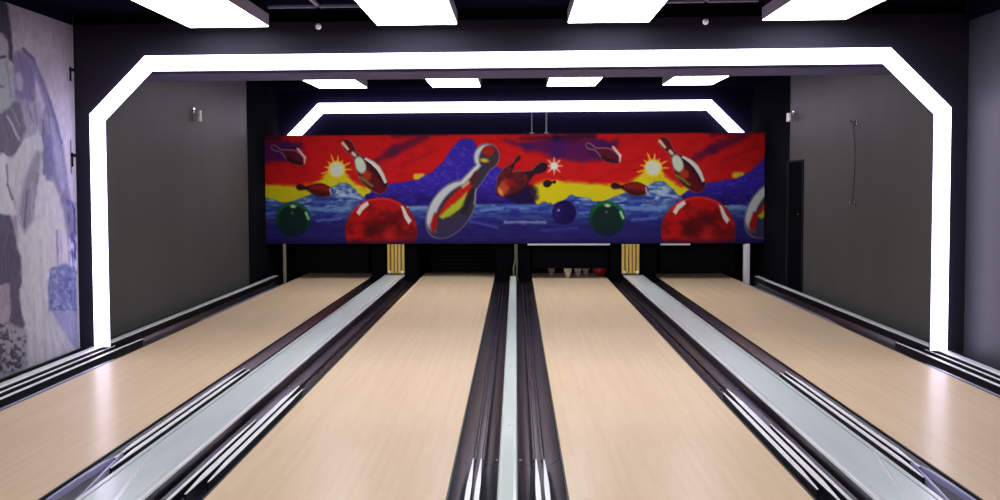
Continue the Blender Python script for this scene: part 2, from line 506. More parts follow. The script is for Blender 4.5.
out_side = lambda: [(.026, .009, -.002, Y0, 6.35, 'lilac_glint'), (.026, .009, -.002, 8.1, 11.1, 'lilac_glint'), (.140, .015, .014, Y0, 7.1, 'rib'), (.187, .010, .034, Y0, 6.7, 'rib')]  # lilac strips by the lane edge carry a painted reflection
gutter(-3.262, -C_, -1, 'black ribbed gutter along the left wall beside the photo mural', out_side(), 7.15, outer=True)
gutter(C_, 3.262, +1, 'black ribbed gutter along the right dark wall', out_side(), 7.15, outer=True)

# ------------------------------------------------------------------ divider caps
def wide_cap(xc, label, cam_side):
    hw = 0.14
    ye = Y_MASK - .02
    base = obj('divider_cap', extrude_profile([(-hw + .036, -.10), (-hw + .036, CAPZ - .003), (hw - .036, CAPZ - .003), (hw - .036, -.10)], Y0, ye), M['cap'], loc=(xc, 0, 0))
    tag(base, label, 'divider')
    for s in (-1, 1):
        pr = [(s * hw, CAPZ - .014), (s * (hw - .004), CAPZ - .005), (s * (hw - .010), CAPZ), (s * (hw - .032), CAPZ), (s * (hw - .032), CAPZ - .014)]
        obj('edge_rail', extrude_profile(pr, Y0, ye), M['cap_rail'] if s == cam_side else M['cap'], base)  # camera-side rail is paler: its highlight is put into the colour
        obj('side_skirt', extrude_profile([(s * (hw - .002), -.098), (s * (hw - .002), CAPZ - .014), (s * (hw - .034), CAPZ - .014), (s * (hw - .034), -.098)], Y0, ye), M['gutter_worn'], base)
        obj('seam_line', extrude_profile([(s * (hw - .0325), -.05), (s * (hw - .0325), CAPZ - .002), (s * (hw - .0355), CAPZ - .002), (s * (hw - .0355), -.05)], Y0, ye), M['cap_line'], base)
    # pale strip running slantwise over the near end of the cap
    x0, x1 = -cam_side * .108, cam_side * .05
    b = bmesh.new()
    vs_ = [b.verts.new((x, y, z)) for z in (CAPZ - .003, CAPZ + .001) for x, y in ((x0 - .006, 4.06), (x0 + .006, 4.06), (x1 + .009, 3.30), (x1 - .009, 3.30))]
    for f in ((0, 1, 2, 3), (4, 5, 6, 7), (0, 1, 5, 4), (1, 2, 6, 5), (2, 3, 7, 6), (3, 0, 4, 7)): b.faces.new([vs_[q] for q in f])
    obj('slant_strip', b, M['cap_rail'], base)
    return base
wide_cap(-1.65, 'wide light grey divider cap between the two left lanes', 1)
wide_cap(1.65, 'wide light grey divider cap between the two right lanes', -1)
cc = obj('divider_cap', extrude_profile([(-.043, -.10), (-.043, .050), (-.036, .058), (-.025, CAPZ), (.025, CAPZ), (.036, .058), (.043, .050), (.043, -.10)], Y0, 11.46), M['cap_white'])
tag(cc, 'narrow white divider cap running down the middle of the alley', 'divider')
screws(cc, [(0, yy, CAPZ - .004) for yy in (3.0, 4.45, 5.9, 7.4, 8.9, 10.4)])
for s, nm in ((-1, 'left wall beneath the photo mural'), (1, 'right dark wall')):
    pr = [(s * 3.268, CAPZ - .010), (s * 3.270, CAPZ - .003), (s * 3.276, CAPZ), (s * 3.325, CAPZ), (s * 3.333, CAPZ - .006), (s * 3.333, CAPZ - .010)]
    o = obj('outer_rail', extrude_profile(pr, Y0, 11.10), M['cap_rail'])
    obj('side_skirt', extrude_profile([(s * 3.270, -.13), (s * 3.270, CAPZ - .010), (s * 3.333, CAPZ - .010), (s * 3.333, -.13)], Y0, 11.5), M['groove'], o)
    tag(o, 'slim light grey capping rail along the ' + nm, 'rail')
    obj('rail_end', extrude_profile([(s * 3.272, CAPZ - .009), (s * 3.272, CAPZ), (s * 3.33, CAPZ), (s * 3.33, CAPZ - .009)], 11.18, 11.50), M['cap_rail'], o)

# ------------------------------------------------------------------ pinsetter end
def kick(x0, x1, label):
    b_ = bmesh.new(); box(b_, x0, x1, Y_MASK + .035, 13.44, -0.1, 0.60, bevel=.004)
    tag(obj('pit_divider', b_, M['black']), label, 'divider')
kick(-A - .01 - .60 - .05, -A - .03, 'black pit side divider behind the left brass post')
kick(-G + .02, G - .02, 'black pit side divider behind the thin centre post')
kick(A + .03, A + .66, 'black pit side divider behind the right brass post')
for x0, x1, nm in ((-C_, -B, 'far left'), (-A, -G, 'centre left'), (G, A, 'centre right'), (B, C_, 'far right')):
    b_ = bmesh.new(); nsl = 9
    for i in range(nsl):
        z = 0.0 + i * .066
        box(b_, x0 - .0, x1 + .0, 13.30 - .01 * (i % 2), 13.40, z - .12, z - .062)
    tag(obj('pit_cushion', b_, M['cushion'] if nm == 'centre left' else M['black']), 'dark slatted pit cushion at the end of the %s lane' % nm, 'cushion', 'pit cushions')
    if nm != 'centre left':
        b_ = bmesh.new()
        zb = .150 if nm == 'centre right' else .10
        box(b_, x0 + .01, x1 - .01, Y_MASK + .03, Y_MASK + .07, zb, .475)
        box(b_, x0 + .01, x1 - .01, Y_MASK + .028, Y_MASK + .074, zb - .005, zb + .02)
        tag(obj('sweep_board', b_, M['black']), 'black sweep board above the end of the %s lane' % nm, 'board', 'sweep boards')
def brass(x, nm):
    r = empty('brass_post', (x, Y_MASK - .02, .13)); tag(r, 'ribbed brass-coloured post with two white bolts on the %s wide divider cap' % nm, 'post', 'brass posts')
    obj('back_plate', boxbm(-.118, .118, 0, .03, -.07, .355), M['gold_dark'], r)
    for i, xx in enumerate((-.102, -.048, 0.0, .048, .102)):
        obj('slat', boxbm(xx - .017, xx + .017, -.016, 0, -.045, .355, bevel=.004), M['gold'], r)
    for xx in (-.088, .088):
        b_ = bmesh.new(); bmesh.ops.create_uvsphere(b_, u_segments=16, v_segments=10, radius=.021, matrix=Matrix.Translation((xx, -.025, -.03)))
        obj('bolt', b_, M['white_plastic'], r, smooth=True)
brass(-1.63, 'left'); brass(1.61, 'right')
b_ = bmesh.new()
tube_path(b_, [(.012, Y_MASK - .03, .0), (.005, Y_MASK - .03, .15), (.03, Y_MASK - .03, .27), (.03, Y_MASK - .03, .485)], .013)
tube_path(b_, [(.045, Y_MASK - .03, .0), (.055, Y_MASK - .03, .2), (.05, Y_MASK - .03, .485)], .011)
box(b_, -.01, .07, Y_MASK - .045, Y_MASK - .015, -.10, .02)
tag(obj('centre_post', b_, M['post_green']), 'thin grey-green bent twin pipe standing at the end of the centre divider', 'post')
for x, m_, lb in ((-3.195, 'post_tan', 'slim beige post at the far left end under the mural'), (3.195, 'post_white', 'slim bright white post at the far right end under the mural')):
    b_ = bmesh.new(); w_ = .020 if x < 0 else .030
    box(b_, x - w_, x + w_, Y_MASK - .05, Y_MASK - .01, -.10, .49, bevel=.008)
    if x > 0: box(b_, x - .055, x - .034, Y_MASK - .04, Y_MASK - .01, -.10, .48)
    tag(obj('end_post', b_, M[m_]), lb, 'post')

# pins and the ball
def make_pin():
    r = bmesh.new()
    prof = [(.025, 0), (.0285, .006), (.036, .035), (.049, .075), (.058, .105), (.0605, .118), (.058, .14), (.048, .175), (.036, .205), (.0265, .235), (.0238, .255),
            (.0265, .285), (.031, .315), (.0325, .34), (.030, .36), (.022, .375), (.009, .381), (.001, .382)]
    lathe(r, prof, 24, lambda j: 1 if j in (9, 11) else 0)
    return obj('bowling_pin', r, [M['pin'], M['pin_red']], smooth=True)
pin0 = make_pin()
pins = [(0.545, 12.10, 'white bowling pin at the left under the sweep board, centre right lane'),
        (0.765, 11.80, 'brightest white bowling pin, foremost at the end of the centre right lane'),
        (0.918, 11.98, 'white bowling pin second from right at the end of centre right lane'),
        (1.042, 12.12, 'rightmost white bowling pin, left of the red ball')]
for i, (x, y, lb) in enumerate(pins):
    p = pin0 if i == 0 else pin0.copy()
    if i: COL.objects.link(p)
    p.location = (x, y, 0); tag(p, lb, 'bowling pin', 'bowling pins at the end of the lane')
r = bmesh.new(); bmesh.ops.create_uvsphere(r, u_segments=32, v_segments=20, radius=.108)
bl = obj('bowling_ball', r, M['ball_red'], smooth=True, loc=(1.232, 12.0, .108)); tag(bl, 'red bowling ball at the end of the centre right lane', 'bowling ball')

# ------------------------------------------------------------------ wall fittings
def sensor(s, y, z, h, label):
    r = empty('wall_spotlight', (s * (WL if s < 0 else WX), y, z)); tag(r, label, 'light fitting')
    b_ = bmesh.new(); box(b_, *sorted((0, -s * .012)), -.03, .03, h * .15, h * .5, bevel=.003); cyl(b_, (-s * .01, 0, h * .3), (-s * .05, 0, h * .2), .010, 10)
    obj('bracket', b_, M['chrome'], r)
    b_ = bmesh.new(); cyl(b_, (-s * .055, 0, h * .28), (-s * .055, 0, -h * .5), .034, 16, .038)
    obj('head', b_, M['white_plastic'], r, smooth=False)
sensor(-1, 9.04, 2.10, .15, 'small white fitting high on the left dark wall')
sensor(1, 10.50, 2.14, .13, 'small white fitting high on the right wall above the dark door')
for z, nm in ((1.925, 'upper'), (1.115, 'lower')):
    b_ = bmesh.new(); y = 8.61
    box(b_, WX - .008, WX, y - .014, y + .014, z - .03, z + .03, bevel=.002)
    cyl(b_, (WX - .008, y, z + .01), (WX - .05, y, z + .01), .008, 10); cyl(b_, (WX - .05, y, z + .01), (WX - .055, y, z + .035), .008, 10)
    hk = tag(obj('wall_hook', b_, M['chrome']), '%s of two small chrome hooks on the right dark wall' % nm, 'hook')
    if nm == 'upper':
        b_ = bmesh.new()
        tube_path(b_, [(WX - .03, 8.61, 1.93), (WX - .012, 8.60, 1.7), (WX - .01, 8.61, 1.4), (WX - .03, 8.61, 1.13)], .0025, 6)
        obj('cord', b_, M['black'], hk)
# small dark clips at the far edge of the photo mural
for z, nm in ((2.25, 'upper'), (1.58, 'lower')):
    b_ = bmesh.new(); box(b_, -WL + .032, -WL + .046, 6.44, 6.515, z - .012, z + .012, bevel=.004); cyl(b_, (-WL + .038, 6.45, z + .02), (-WL + .038, 6.45, z - .09), .006, 8)
    tag(obj('wall_clip', b_, M['black_side']), '%s of two dark clips on the right edge of the photo mural' % nm, 'clip')

# ------------------------------------------------------------------ painted surfaces
def lin(c):
    c = np.asarray(c, float) / 255.0
    return np.where(c <= 0.04045, c / 12.92, ((c + 0.055) / 1.055) ** 2.4)

rng = np.random.RandomState(4)
def vnoise(x, y, seed=0):
    xi = np.floor(x).astype(int); yi = np.floor(y).astype(int)
    def h(a, b):
        n = (a * 374761393 + b * 668265263 + seed * 974711) & 0x7fffffff
        n = ((n ^ (n >> 13)) * 1274126177) & 0x7fffffff
        return (n & 0xffff) / 65535.0
    fx = x - xi; fy = y - yi; fx = fx * fx * (3 - 2 * fx); fy = fy * fy * (3 - 2 * fy)
    return (h(xi, yi) * (1 - fx) + h(xi + 1, yi) * fx) * (1 - fy) + (h(xi, yi + 1) * (1 - fx) + h(xi + 1, yi + 1) * fx) * fy
def fbm(x, y, s=0): return (vnoise(x, y, s) + .5 * vnoise(2 * x, 2 * y, s + 1) + .25 * vnoise(4 * x, 4 * y, s + 2)) / 1.75
def smooth(d, w=0.7): return np.clip(.5 - d / (2 * w), 0, 1)
def mix(img, col, a):
    col = np.asarray(col, float)
    return img * (1 - a[..., None]) + col * a[..., None]
def ell(X, Y, cx, cy, rx, ry, ang=0):
    c, s = math.cos(ang), math.sin(ang)
    u = (X - cx) * c + (Y - cy) * s; v = -(X - cx) * s + (Y - cy) * c
    q = np.sqrt((u / rx) ** 2 + (v / ry) ** 2)
    return (q - 1) * min(rx, ry), u / rx, v / ry
def poly(X, Y, pts):
    ins = np.zeros(X.shape, bool); n = len(pts); dmin = np.full(X.shape, 1e9)
    for i in range(n):
        x1, y1 = pts[i]; x2, y2 = pts[(i + 1) % n]
        cnd = ((y1 > Y) != (y2 > Y))
        xx = (x2 - x1) * (Y - y1) / ((y2 - y1) if y2 != y1 else 1e-9) + x1
        ins ^= cnd & (X < xx)
        tt = np.clip(((X - x1) * (x2 - x1) + (Y - y1) * (y2 - y1)) / ((x2 - x1) ** 2 + (y2 - y1) ** 2 + 1e-9), 0, 1)
        dmin = np.minimum(dmin, np.hypot(X - x1 - tt * (x2 - x1), Y - y1 - tt * (y2 - y1)))
    return np.where(ins, -dmin, dmin)
def seg(X, Y, x1, y1, x2, y2, r1, r2=None):
    r2 = r1 if r2 is None else r2
    tt = np.clip(((X - x1) * (x2 - x1) + (Y - y1) * (y2 - y1)) / ((x2 - x1) ** 2 + (y2 - y1) ** 2 + 1e-9), 0, 1)
    return np.hypot(X - x1 - tt * (x2 - x1), Y - y1 - tt * (y2 - y1)) - (r1 + (r2 - r1) * tt)
def curve_under(X, pts):
    xs, ys = zip(*pts); return np.interp(X, xs, ys)
def pinshape(X, Y, hx, hy, bx, by, scale=1.0):
    """signed distance of a bowling pin, head at h, base at b; returns d, t along, s across"""
    L = math.hypot(bx - hx, by - hy); ux, uy = (bx - hx) / L, (by - hy) / L
    t = ((X - hx) * ux + (Y - hy) * uy) / L; s = (-(X - hx) * uy + (Y - hy) * ux) / L
    w = np.interp(t, [0, .02, .06, .12, .19, .27, .33, .42, .54, .66, .78, .90, .97, 1.0], [0, .045, .074, .084, .070, .045, .062, .105, .160, .182, .165, .125, .09, 0]) * scale
    d = np.where((t < 0) | (t > 1), np.hypot(np.clip(-t, 0, 9) + np.clip(t - 1, 0, 9), np.abs(s)), np.abs(s) - w) * L
    return d, t, s / np.maximum(w, 1e-4)

def paint_bowling(X, Y):
    """X, Y in artwork units, tile repeats every 316.5 units"""
    n1 = fbm(X / 9, Y / 4, 3); n2 = fbm(X / 3.2, Y / 2.2, 9)
    X = np.where(X > 581.5, X - 316.5, X)
    img = np.zeros(X.shape + (3,)) + np.array([205, 22, 24.])
    img = mix(img, (170, 14, 26), np.clip((n1 - .5) * 1.6, 0, .6))
    # purple streaks of the sky
    def streak(img, pts, w, col, a=.9):
        for (x1, y1, w1), (x2, y2, w2) in zip(pts[:-1], pts[1:]):
            d = seg(X, Y + (n1 - .5) * 5, x1, y1, x2, y2, w1 * w, w2 * w)
            img = mix(img, col, a * smooth(d, 2.5))
        return img
    img = streak(img, [(376, 163, 2), (396, 152, 5), (430, 138, 3)], 1.0, (72, 18, 62), .75)
    img = streak(img, [(404, 166, 1), (440, 150, 1.5)], 1.0, (130, 16, 40), .5)
    img = streak(img, [(396, 137, 2), (420, 134, 3), (450, 134, 2)], 1.0, (60, 14, 52), .7)
    img = streak(img, [(508, 142, 1), (530, 148, 4), (560, 150, 9), (584, 153, 11)], 1.0, (66, 18, 88), .85)
    img = streak(img, [(262, 153, 11), (285, 152, 10), (300, 146, 4)], 1.0, (66, 18, 88), .85)
    img = streak(img, [(525, 140, 1), (560, 140, 3), (590, 139, 4)], 1.0, (34, 12, 52), .8)
    img = streak(img, [(262, 139, 4), (280, 138, 3)], 1.0, (34, 12, 52), .8)
    # yellow horizon band
    yt = curve_under(X, [(265, 186), (290, 188), (312, 188), (322, 181), (330, 174), (338, 168), (346, 174), (356, 184), (366, 190), (372, 188), (500, 205), (528, 196), (537, 188), (548, 184), (560, 183), (582, 186)]) + (n1 - .5) * 5
    img = mix(img, (226, 96, 22), smooth(yt - 2.5 - Y, 1.8))
    img = mix(img, (222, 206, 24), smooth(yt - Y, 1.5))
    # sun rays + disc
    dx_, dy_ = X - 338.5, Y - 170.5; rr = np.hypot(dx_, dy_); th = np.arctan2(dy_, dx_)
    ray = 8 + 9 * np.clip(np.cos(th * 13), 0, 1) ** 2 * (0.7 + .3 * np.cos(th * 4 + 1))
    img = mix(img, (236, 176, 40), smooth(rr - ray, 1.0))
    img = mix(img, (238, 222, 60), smooth(rr - 8.8, 1.2)); img = mix(img, (222, 222, 206), smooth(rr - 7.0, 1.4))
    # far mountains, purple-blue
    mt = [(362, 208), (366, 198), (374, 192), (388, 186), (400, 184), (420, 181), (434, 174), (446, 163), (455, 150), (462, 142), (470, 139.5), (477, 142), (482, 152), (490, 166), (505, 170), (512, 180), (530, 190), (537, 202), (541, 208)]
    dm = poly(X + (n2 - .5) * 2, Y + (n2 - .5) * 2, mt)
    img = mix(img, (226, 190, 40), smooth(seg(X, Y, 419, 178, 425, 178, 3.2), 1.2))
    dm2 = dm
    img = mix(img, (52, 36, 160), smooth(dm2, .9))
    img = mix(img, (88, 60, 190), smooth(dm2, .9) * np.clip((n2 - .52) * 3, 0, .8))
    img = mix(img, (28, 16, 84), smooth(dm2, .9) * np.clip((Y - 188) / 18, 0, .8) * np.clip(n1 * 1.4, 0, 1))
    img = mix(img, (28, 12, 58), smooth(ell(X, Y, 526, 196, 15, 11)[0] + (n2 - .5) * 4, 2) * .9)
    # clouds of spray
    cl = curve_under(X, [(265, 198), (275, 200), (282, 204), (292, 202), (306, 197), (318, 193), (327, 192), (334, 187), (341, 184), (349, 184), (355, 188), (361, 195), (370, 203), (384, 210), (400, 209), (470, 206), (540, 206), (548, 203), (556, 206), (566, 203), (574, 196), (578, 198), (582, 199)]) + (n2 - .5) * 3
    sea = smooth(cl - Y, .9)
    img = mix(img, (70, 100, 168), sea)
    lite = np.clip((fbm(X / 7, Y / 3.0, 21) - .5) * 4, 0, 1)
    img = mix(img, (160, 192, 226), sea * lite * np.clip(1 - (Y - 200) / 26, 0, 1) * .85)
    img = mix(img, (40, 44, 150), sea * np.clip((fbm(X / 11, Y / 2.6, 33) - .42) * 4, 0, 1) * np.clip((Y - 190) / 14, 0, .9))
    img = mix(img, (36, 26, 100), sea * np.clip((Y - 210) / 22, 0, .85))
    for (x1, y1, x2, y2, w1, cc_) in ((415, 209, 432, 210, 2.0, (120, 152, 214)), (500, 209, 540, 208, 1.3, (90, 128, 205)), (508, 224, 548, 224, 1.2, (150, 165, 215)),
                                      (484, 212, 505, 210, 1.6, (110, 140, 210)), (300, 209, 345, 212, 2.0, (112, 152, 218)), (265, 215, 278, 214, 1.5, (90, 130, 210)), (318, 222, 342, 220, 1.2, (96, 124, 200)), (470, 222, 500, 229, 1.2, (80, 80, 185)), (545, 232, 582, 230, 1.2, (60, 56, 160))):
        img = mix(img, cc_, smooth(seg(X, Y + (n2 - .5) * 2, x1, y1, x2, y2, w1), 1.1) * .8)
    img = mix(img, (196, 216, 236), smooth(ell(X, Y, 345, 193, 13, 6)[0] + (n1 - .5) * 9, 2) * np.clip((n2 - .35) * 3, 0, .8))
    img = mix(img, (214, 226, 240), smooth(seg(X, Y, 344, 196, 362, 199, 1.5) + (n2 - .4) * 3, 1) * .6)
    # star
    dx_, dy_ = X - 557, Y - 168; rr = np.hypot(dx_, dy_); th = np.arctan2(dy_, dx_)
    ray = 2.6 + 7.5 * np.abs(np.cos(th * 4)) ** 12
    img = mix(img, (226, 110, 90), smooth(rr - 6, 3) * .6); img = mix(img, (240, 190, 170), smooth(rr - ray * .9, .7)); img = mix(img, (240, 234, 226), smooth(rr - 3.8, 1.2))
    # tiny dark pin
    img = mix(img, (40, 26, 22), smooth(pinshape(X, Y, 559, 183.5, 546, 186.5, 1.6)[0], .6))
    # outlined pin, upper left
    d, t_, s_ = pinshape(X, Y, 271.5, 146.5, 306.5, 163, .98)
    img = mix(img, (96, 20, 40), smooth(d, .7) * (t_ > .4)); img = mix(img, (70, 24, 78), smooth(d, .7) * (t_ <= .4) * .8)
    img = mix(img, (178, 120, 128), smooth(np.abs(d + .6) - .6, .6) * .8)
    img = mix(img, (28, 14, 22), smooth(d, .7) * np.clip((s_ - .2) * 2, 0, 1) * (t_ > .5) * .8)
    img = mix(img, (232, 204, 206), smooth(seg(X, Y, 299, 149.5, 306, 158, 1.1, 1.2), .6)); img = mix(img, (232, 204, 206), smooth(seg(X, Y, 306, 158, 305.5, 164, 1.2, .6), .6))
    # red brown pin
    d, t_, s_ = pinshape(X, Y, 296.5, 187.5, 334, 193, 1.05)
    img = mix(img, (60, 14, 18), smooth(d, .7)); img = mix(img, (140, 30, 28), smooth(d + 1.2, 1.0) * np.clip(.7 - s_, 0, 1) * (t_ > .35))
    img = mix(img, (120, 96, 84), smooth(np.abs(d + .6) - .35, .5) * (s_ > 0) * .7); img = mix(img, (180, 200, 225), smooth(seg(X, Y, 331.5, 190, 332.5, 195, 1.0), .6) * .8)
    # tall pin over the mountains
    d, t_, s_ = pinshape(X, Y, 345.5, 140.5, 387.0, 193.5, 1.02)
    img = mix(img, (98, 18, 26), smooth(d, .7))
    img = mix(img, (40, 14, 34), smooth(d, .7) * np.clip((s_ * -1 - .15) * 2.2, 0, .9) * (t_ > .45) * (t_ < .95))
    img = mix(img, (226, 214, 208), smooth(d + .4, .6) * (s_ < -.62) * (t_ > .42) * (t_ < .9))
    dd_ = ell(X, Y, 362.5, 166, 5.2, 9, -.35)[0]
    img = mix(img, (208, 222, 200), smooth(dd_, 1.0) * smooth(d + .4, .6))
    img = mix(img, (196, 62, 30), smooth(ell(X, Y, 369, 177, 4.5, 5, 0)[0], 1.4) * smooth(d, .6) * .75)
    img = mix(img, (110, 150, 60), smooth(seg(X, Y, 362, 178, 374, 187, 1.2), 1) * smooth(d, .6) * .8)
    img = mix(img, (228, 206, 176), smooth(seg(X, Y, 345, 144, 350, 150, 1.6, 1.2), .8)); img = mix(img, (232, 200, 190), smooth(seg(X, Y, 355, 154, 357, 156, 1.6), .8))
    img = mix(img, (200, 170, 150), smooth(np.abs(d + .4) - .35, .5) * .5)
    # dark pins in the middle
    for (hx, hy, bx_, by_, sc) in ((550.5, 166, 499, 195, 1.05), (523.5, 157, 500.5, 185, .8)):
        d, t_, s_ = pinshape(X, Y, hx, hy, bx_, by_, sc)
        img = mix(img, (48, 18, 34), smooth(d, .8)); img = mix(img, (120, 30, 34), smooth(d + 1.5, 1.2) * (t_ > .4) * np.clip(n2 * 1.3, 0, .9))
        img = mix(img, (176, 130, 110), smooth(np.abs(d + .4) - .35, .5) * (s_ > .0) * .7)
    img = mix(img, (205, 82, 40), smooth(ell(X, Y, 507, 189, 5, 8, .3)[0], 1.5) * .85); img = mix(img, (232, 170, 96), smooth(ell(X, Y, 503.5, 193.5, 2, 4.5, -.5)[0], 1) * .85)
    img = mix(img, (150, 24, 26), smooth(ell(X, Y, 513, 184, 5, 4, 0)[0], 1.5) * .8)
    # dark purple ball
    d, u, v = ell(X, Y, 567, 214.5, 12, 12)
    img = mix(img, (26, 14, 78), smooth(d, .7)); img = mix(img, (66, 40, 150), smooth(d + 2, 2) * np.clip(-u * .7, 0, 1)); img = mix(img, (200, 190, 230), smooth(np.hypot(X - 561.5, Y - 212) - 1, .7))
    # green ball
    d, u, v = ell(X, Y, 293, 220.5, 18, 17.5)
    img = mix(img, (10, 58, 40), smooth(d, .8))
    img = mix(img, (22, 38, 40), smooth(d + 3, 2.5) * (.55 + .4 * n2)); img = mix(img, (24, 110, 58), smooth(np.abs(d + 1.8) - 1.2, 1) * np.clip(.35 - v, 0, 1))
    img = mix(img, (22, 22, 66), smooth(d, 1) * np.clip((v - .35) * 1.3, 0, .75))
    img = mix(img, (206, 232, 180), smooth(ell(X, Y, 293.5, 207.5, 3, 1.5, .1)[0], .8)); img = mix(img, (150, 220, 160), smooth(seg(X, Y, 306.5, 214, 309, 220, 1.3), .7)); img = mix(img, (110, 120, 112), smooth(ell(X, Y, 292.5, 214, 1.4, 1.4)[0], .8) * .7)
    # big red ball
    d, u, v = ell(X, Y, 383, 233.5, 36.5, 35)
    img = mix(img, (192, 20, 22), smooth(d, .7))
    img = mix(img, (96, 12, 18), smooth(d, .7) * np.clip((fbm(X / 12, Y / 9, 41) - .42) * 2.4, 0, .75))
    img = mix(img, (60, 10, 16), smooth(ell(X, Y, 383, 228, 16, 9, -.2)[0] + (n1 - .5) * 8, 4) * .7)
    img = mix(img, (228, 40, 34), smooth(ell(X, Y, 392, 236, 6, 8, .2)[0], 4) * .6)
    img = mix(img, (224, 60, 50), smooth(np.abs(d + 1.6) - .8, .8) * np.clip(-v, 0, .8))
    img = mix(img, (70, 16, 50), smooth(d, .7) * np.clip((u - .2) * 1.2, 0, .8) * np.clip((v + .1) * 1.5, 0, 1))
    hl = poly(X, Y, [(358, 214), (362, 207), (369, 202.5), (371, 206), (364, 212), (361, 217)])
    img = mix(img, (236, 226, 214), smooth(hl, .6))
    hl = poly(X, Y, [(403, 207), (406, 208), (410, 216), (414, 222), (411, 226), (407, 220)])
    img = mix(img, (240, 224, 220), smooth(hl, .6))
    # the big tilted pin: head, neck, body
    X0_, X = X, X - 3.0
    body = ell(X, Y, 450.5, 211, 20.5, 32.5, .62)[0]
    neck = seg(X, Y, 466, 190, 484, 168, 9.5, 7.0)
    head = ell(X, Y, 486.5, 158.5, 12.6, 13.2, .5)[0]
    d = np.minimum(np.minimum(body, neck), head)
    body2 = ell(X - 7.5, Y - 2, 450.5, 211, 19, 31, .62)[0]
    neck2 = seg(X - 4.5, Y - 1, 466, 190, 484, 168, 8, 6.5); head2 = ell(X - 4.5, Y - 1, 486.5, 158.5, 11.6, 12.8, .5)[0]
    d2 = np.minimum(np.minimum(body2, neck2), head2)
    img = mix(img, (150, 140, 160), smooth(d - .5, .5) * .9)
    img = mix(img, (60, 50, 66), smooth(d + .2, .6))
    inside = smooth(d + .7, .7)
    img = mix(img, (58, 50, 84), smooth(poly(X, Y, [(428, 224), (436, 217), (452, 224), (474, 214), (476, 228), (460, 246), (436, 250), (426, 238)]), 2) * inside)
    img = mix(img, (206, 210, 216), inside * smooth(-d2, 1.2) * np.clip((236 - Y) / 12, 0, 1))
    img = mix(img, (200, 28, 24), smooth(poly(X, Y, [(438, 215), (446, 203), (458, 191), (468, 184), (473, 187), (466, 198), (452, 207), (442, 217)]) + (n2 - .5) * 2, 1) * inside)
    img = mix(img, (178, 194, 44), smooth(poly(X, Y, [(438, 218), (446, 211), (458, 202), (467, 193), (463, 208), (452, 216), (442, 221)]) + (n2 - .5) * 2, 1.2) * inside)
    img = mix(img, (166, 24, 24), smooth(poly(X, Y, [(430, 226), (434, 214), (438, 215), (437, 227), (432, 236)]), 1) * inside)
    img = mix(img, (34, 30, 36), smooth(seg(X, Y, 464, 212, 473, 192, 3.5, 2.5), 2) * inside * .8)
    img = mix(img, (62, 50, 60), smooth(ell(X, Y, 491, 161, 8, 9.5, .5)[0], 1) * inside)
    img = mix(img, (168, 30, 26), smooth(ell(X, Y, 488.5, 152.5, 6, 5, .2)[0], 1) * inside)
    img = mix(img, (216, 180, 60), smooth(ell(X, Y, 484.5, 162, 4.2, 2.0, .15)[0], 1) * inside)
    img = mix(img, (92, 26, 30), smooth(seg(X, Y, 472, 184, 476, 175, 2.6, 2.2), 1) * inside)
    img = mix(img, (212, 160, 128), smooth(seg(X, Y, 463, 188, 468, 184, 1.8), 1.0) * inside)
    img = mix(img, (196, 196, 208), smooth(seg(X, Y, 476, 190, 474, 206, .4, .5), .5) * .8)
    X = X0_
    # printed border: dark upper and lower border
    img = mix(img, (30, 14, 34), np.clip((137.5 - Y) / 3.0, 0, 1) * .85)
    img = mix(img, (24, 16, 66), np.clip((Y - 239) / 6.0, 0, 1) * .7)
    return img

def art_grid(name, nx, nz, pos, colour, m, thick_dir, parent=None):
    """front face as a fine grid with a colour per vertex, closed by a back and sides"""
    U, V = np.meshgrid(np.linspace(0, 1, nx), np.linspace(0, 1, nz))
    P = pos(U.ravel(), V.ravel())
    cols = colour(U, V).reshape(-1, 3)
    nf = len(P)
    idx = np.arange(nx * nz).reshape(nz, nx)
    quads = np.stack([idx[:-1, :-1].ravel(), idx[:-1, 1:].ravel(), idx[1:, 1:].ravel(), idx[1:, :-1].ravel()], 1)
    corners = [0, nx - 1, nx * nz - 1, nx * (nz - 1)]
    back = P[corners] + np.array(thick_dir)
    verts = np.vstack([P, back])
    extra = [[nf + 3, nf + 2, nf + 1, nf]]
    faces = quads.tolist() + extra
    # side faces as ngons along each border
    borders = [(idx[0, :].tolist(), nf, nf + 1), (idx[:, -1].tolist(), nf + 1, nf + 2), (idx[-1, ::-1].tolist(), nf + 2, nf + 3), (idx[::-1, 0].tolist(), nf + 3, nf)]
    for bl_, a_, b2 in borders: faces.append(bl_[::-1] + [a_, b2])
    me = bpy.data.meshes.new(name)
    me.from_pydata(verts.tolist(), [], faces)
    at = me.color_attributes.new('art', 'FLOAT_COLOR', 'POINT')
    cc_ = np.ones((len(verts), 4)); cc_[:nf, :3] = lin(np.clip(cols, 0, 255)); cc_[nf:, :3] = 0.02
    at.data.foreach_set('color', cc_.ravel().astype(np.float32))
    me.materials.append(m)
    o = bpy.data.objects.new(name, me); COL.objects.link(o)
    if parent: o.parent = parent
    return o

MZ0, MZ1, MXL, MXR = 0.495, 2.007, -3.462, 3.420
mr = empty('bowling_mural', (0, Y_MASK, MZ0)); tag(mr, 'wide colourful mural of flying bowling pins and balls above the lane ends', 'mural')
def mpos(u, v): return np.stack([MXL + (MXR - MXL) * u, np.full_like(u, -0.015), (MZ1 - MZ0) * (1 - v)], 1)
def mcol(U, V):
    X = 265 + 499 * U
    Y = 135.8 + 109.5 * V - 0.0 * U
    return paint_bowling(X, Y) * .93
art_grid('printed_panel', 1100, 242, mpos, mcol, M['mural'], (0, .02, 0), mr)
b_ = bmesh.new(); box(b_, MXL, MXR, .006, .03, 0.0, MZ1 - MZ0)
obj('backing_board', b_, M['black'], mr)
for x0, x1 in ((0.20, 1.33), (2.02, 2.42)):
    obj('bottom_trim', boxbm(x0, x1, -.03, .01, -.024, -.002), M['trim_light'], mr)

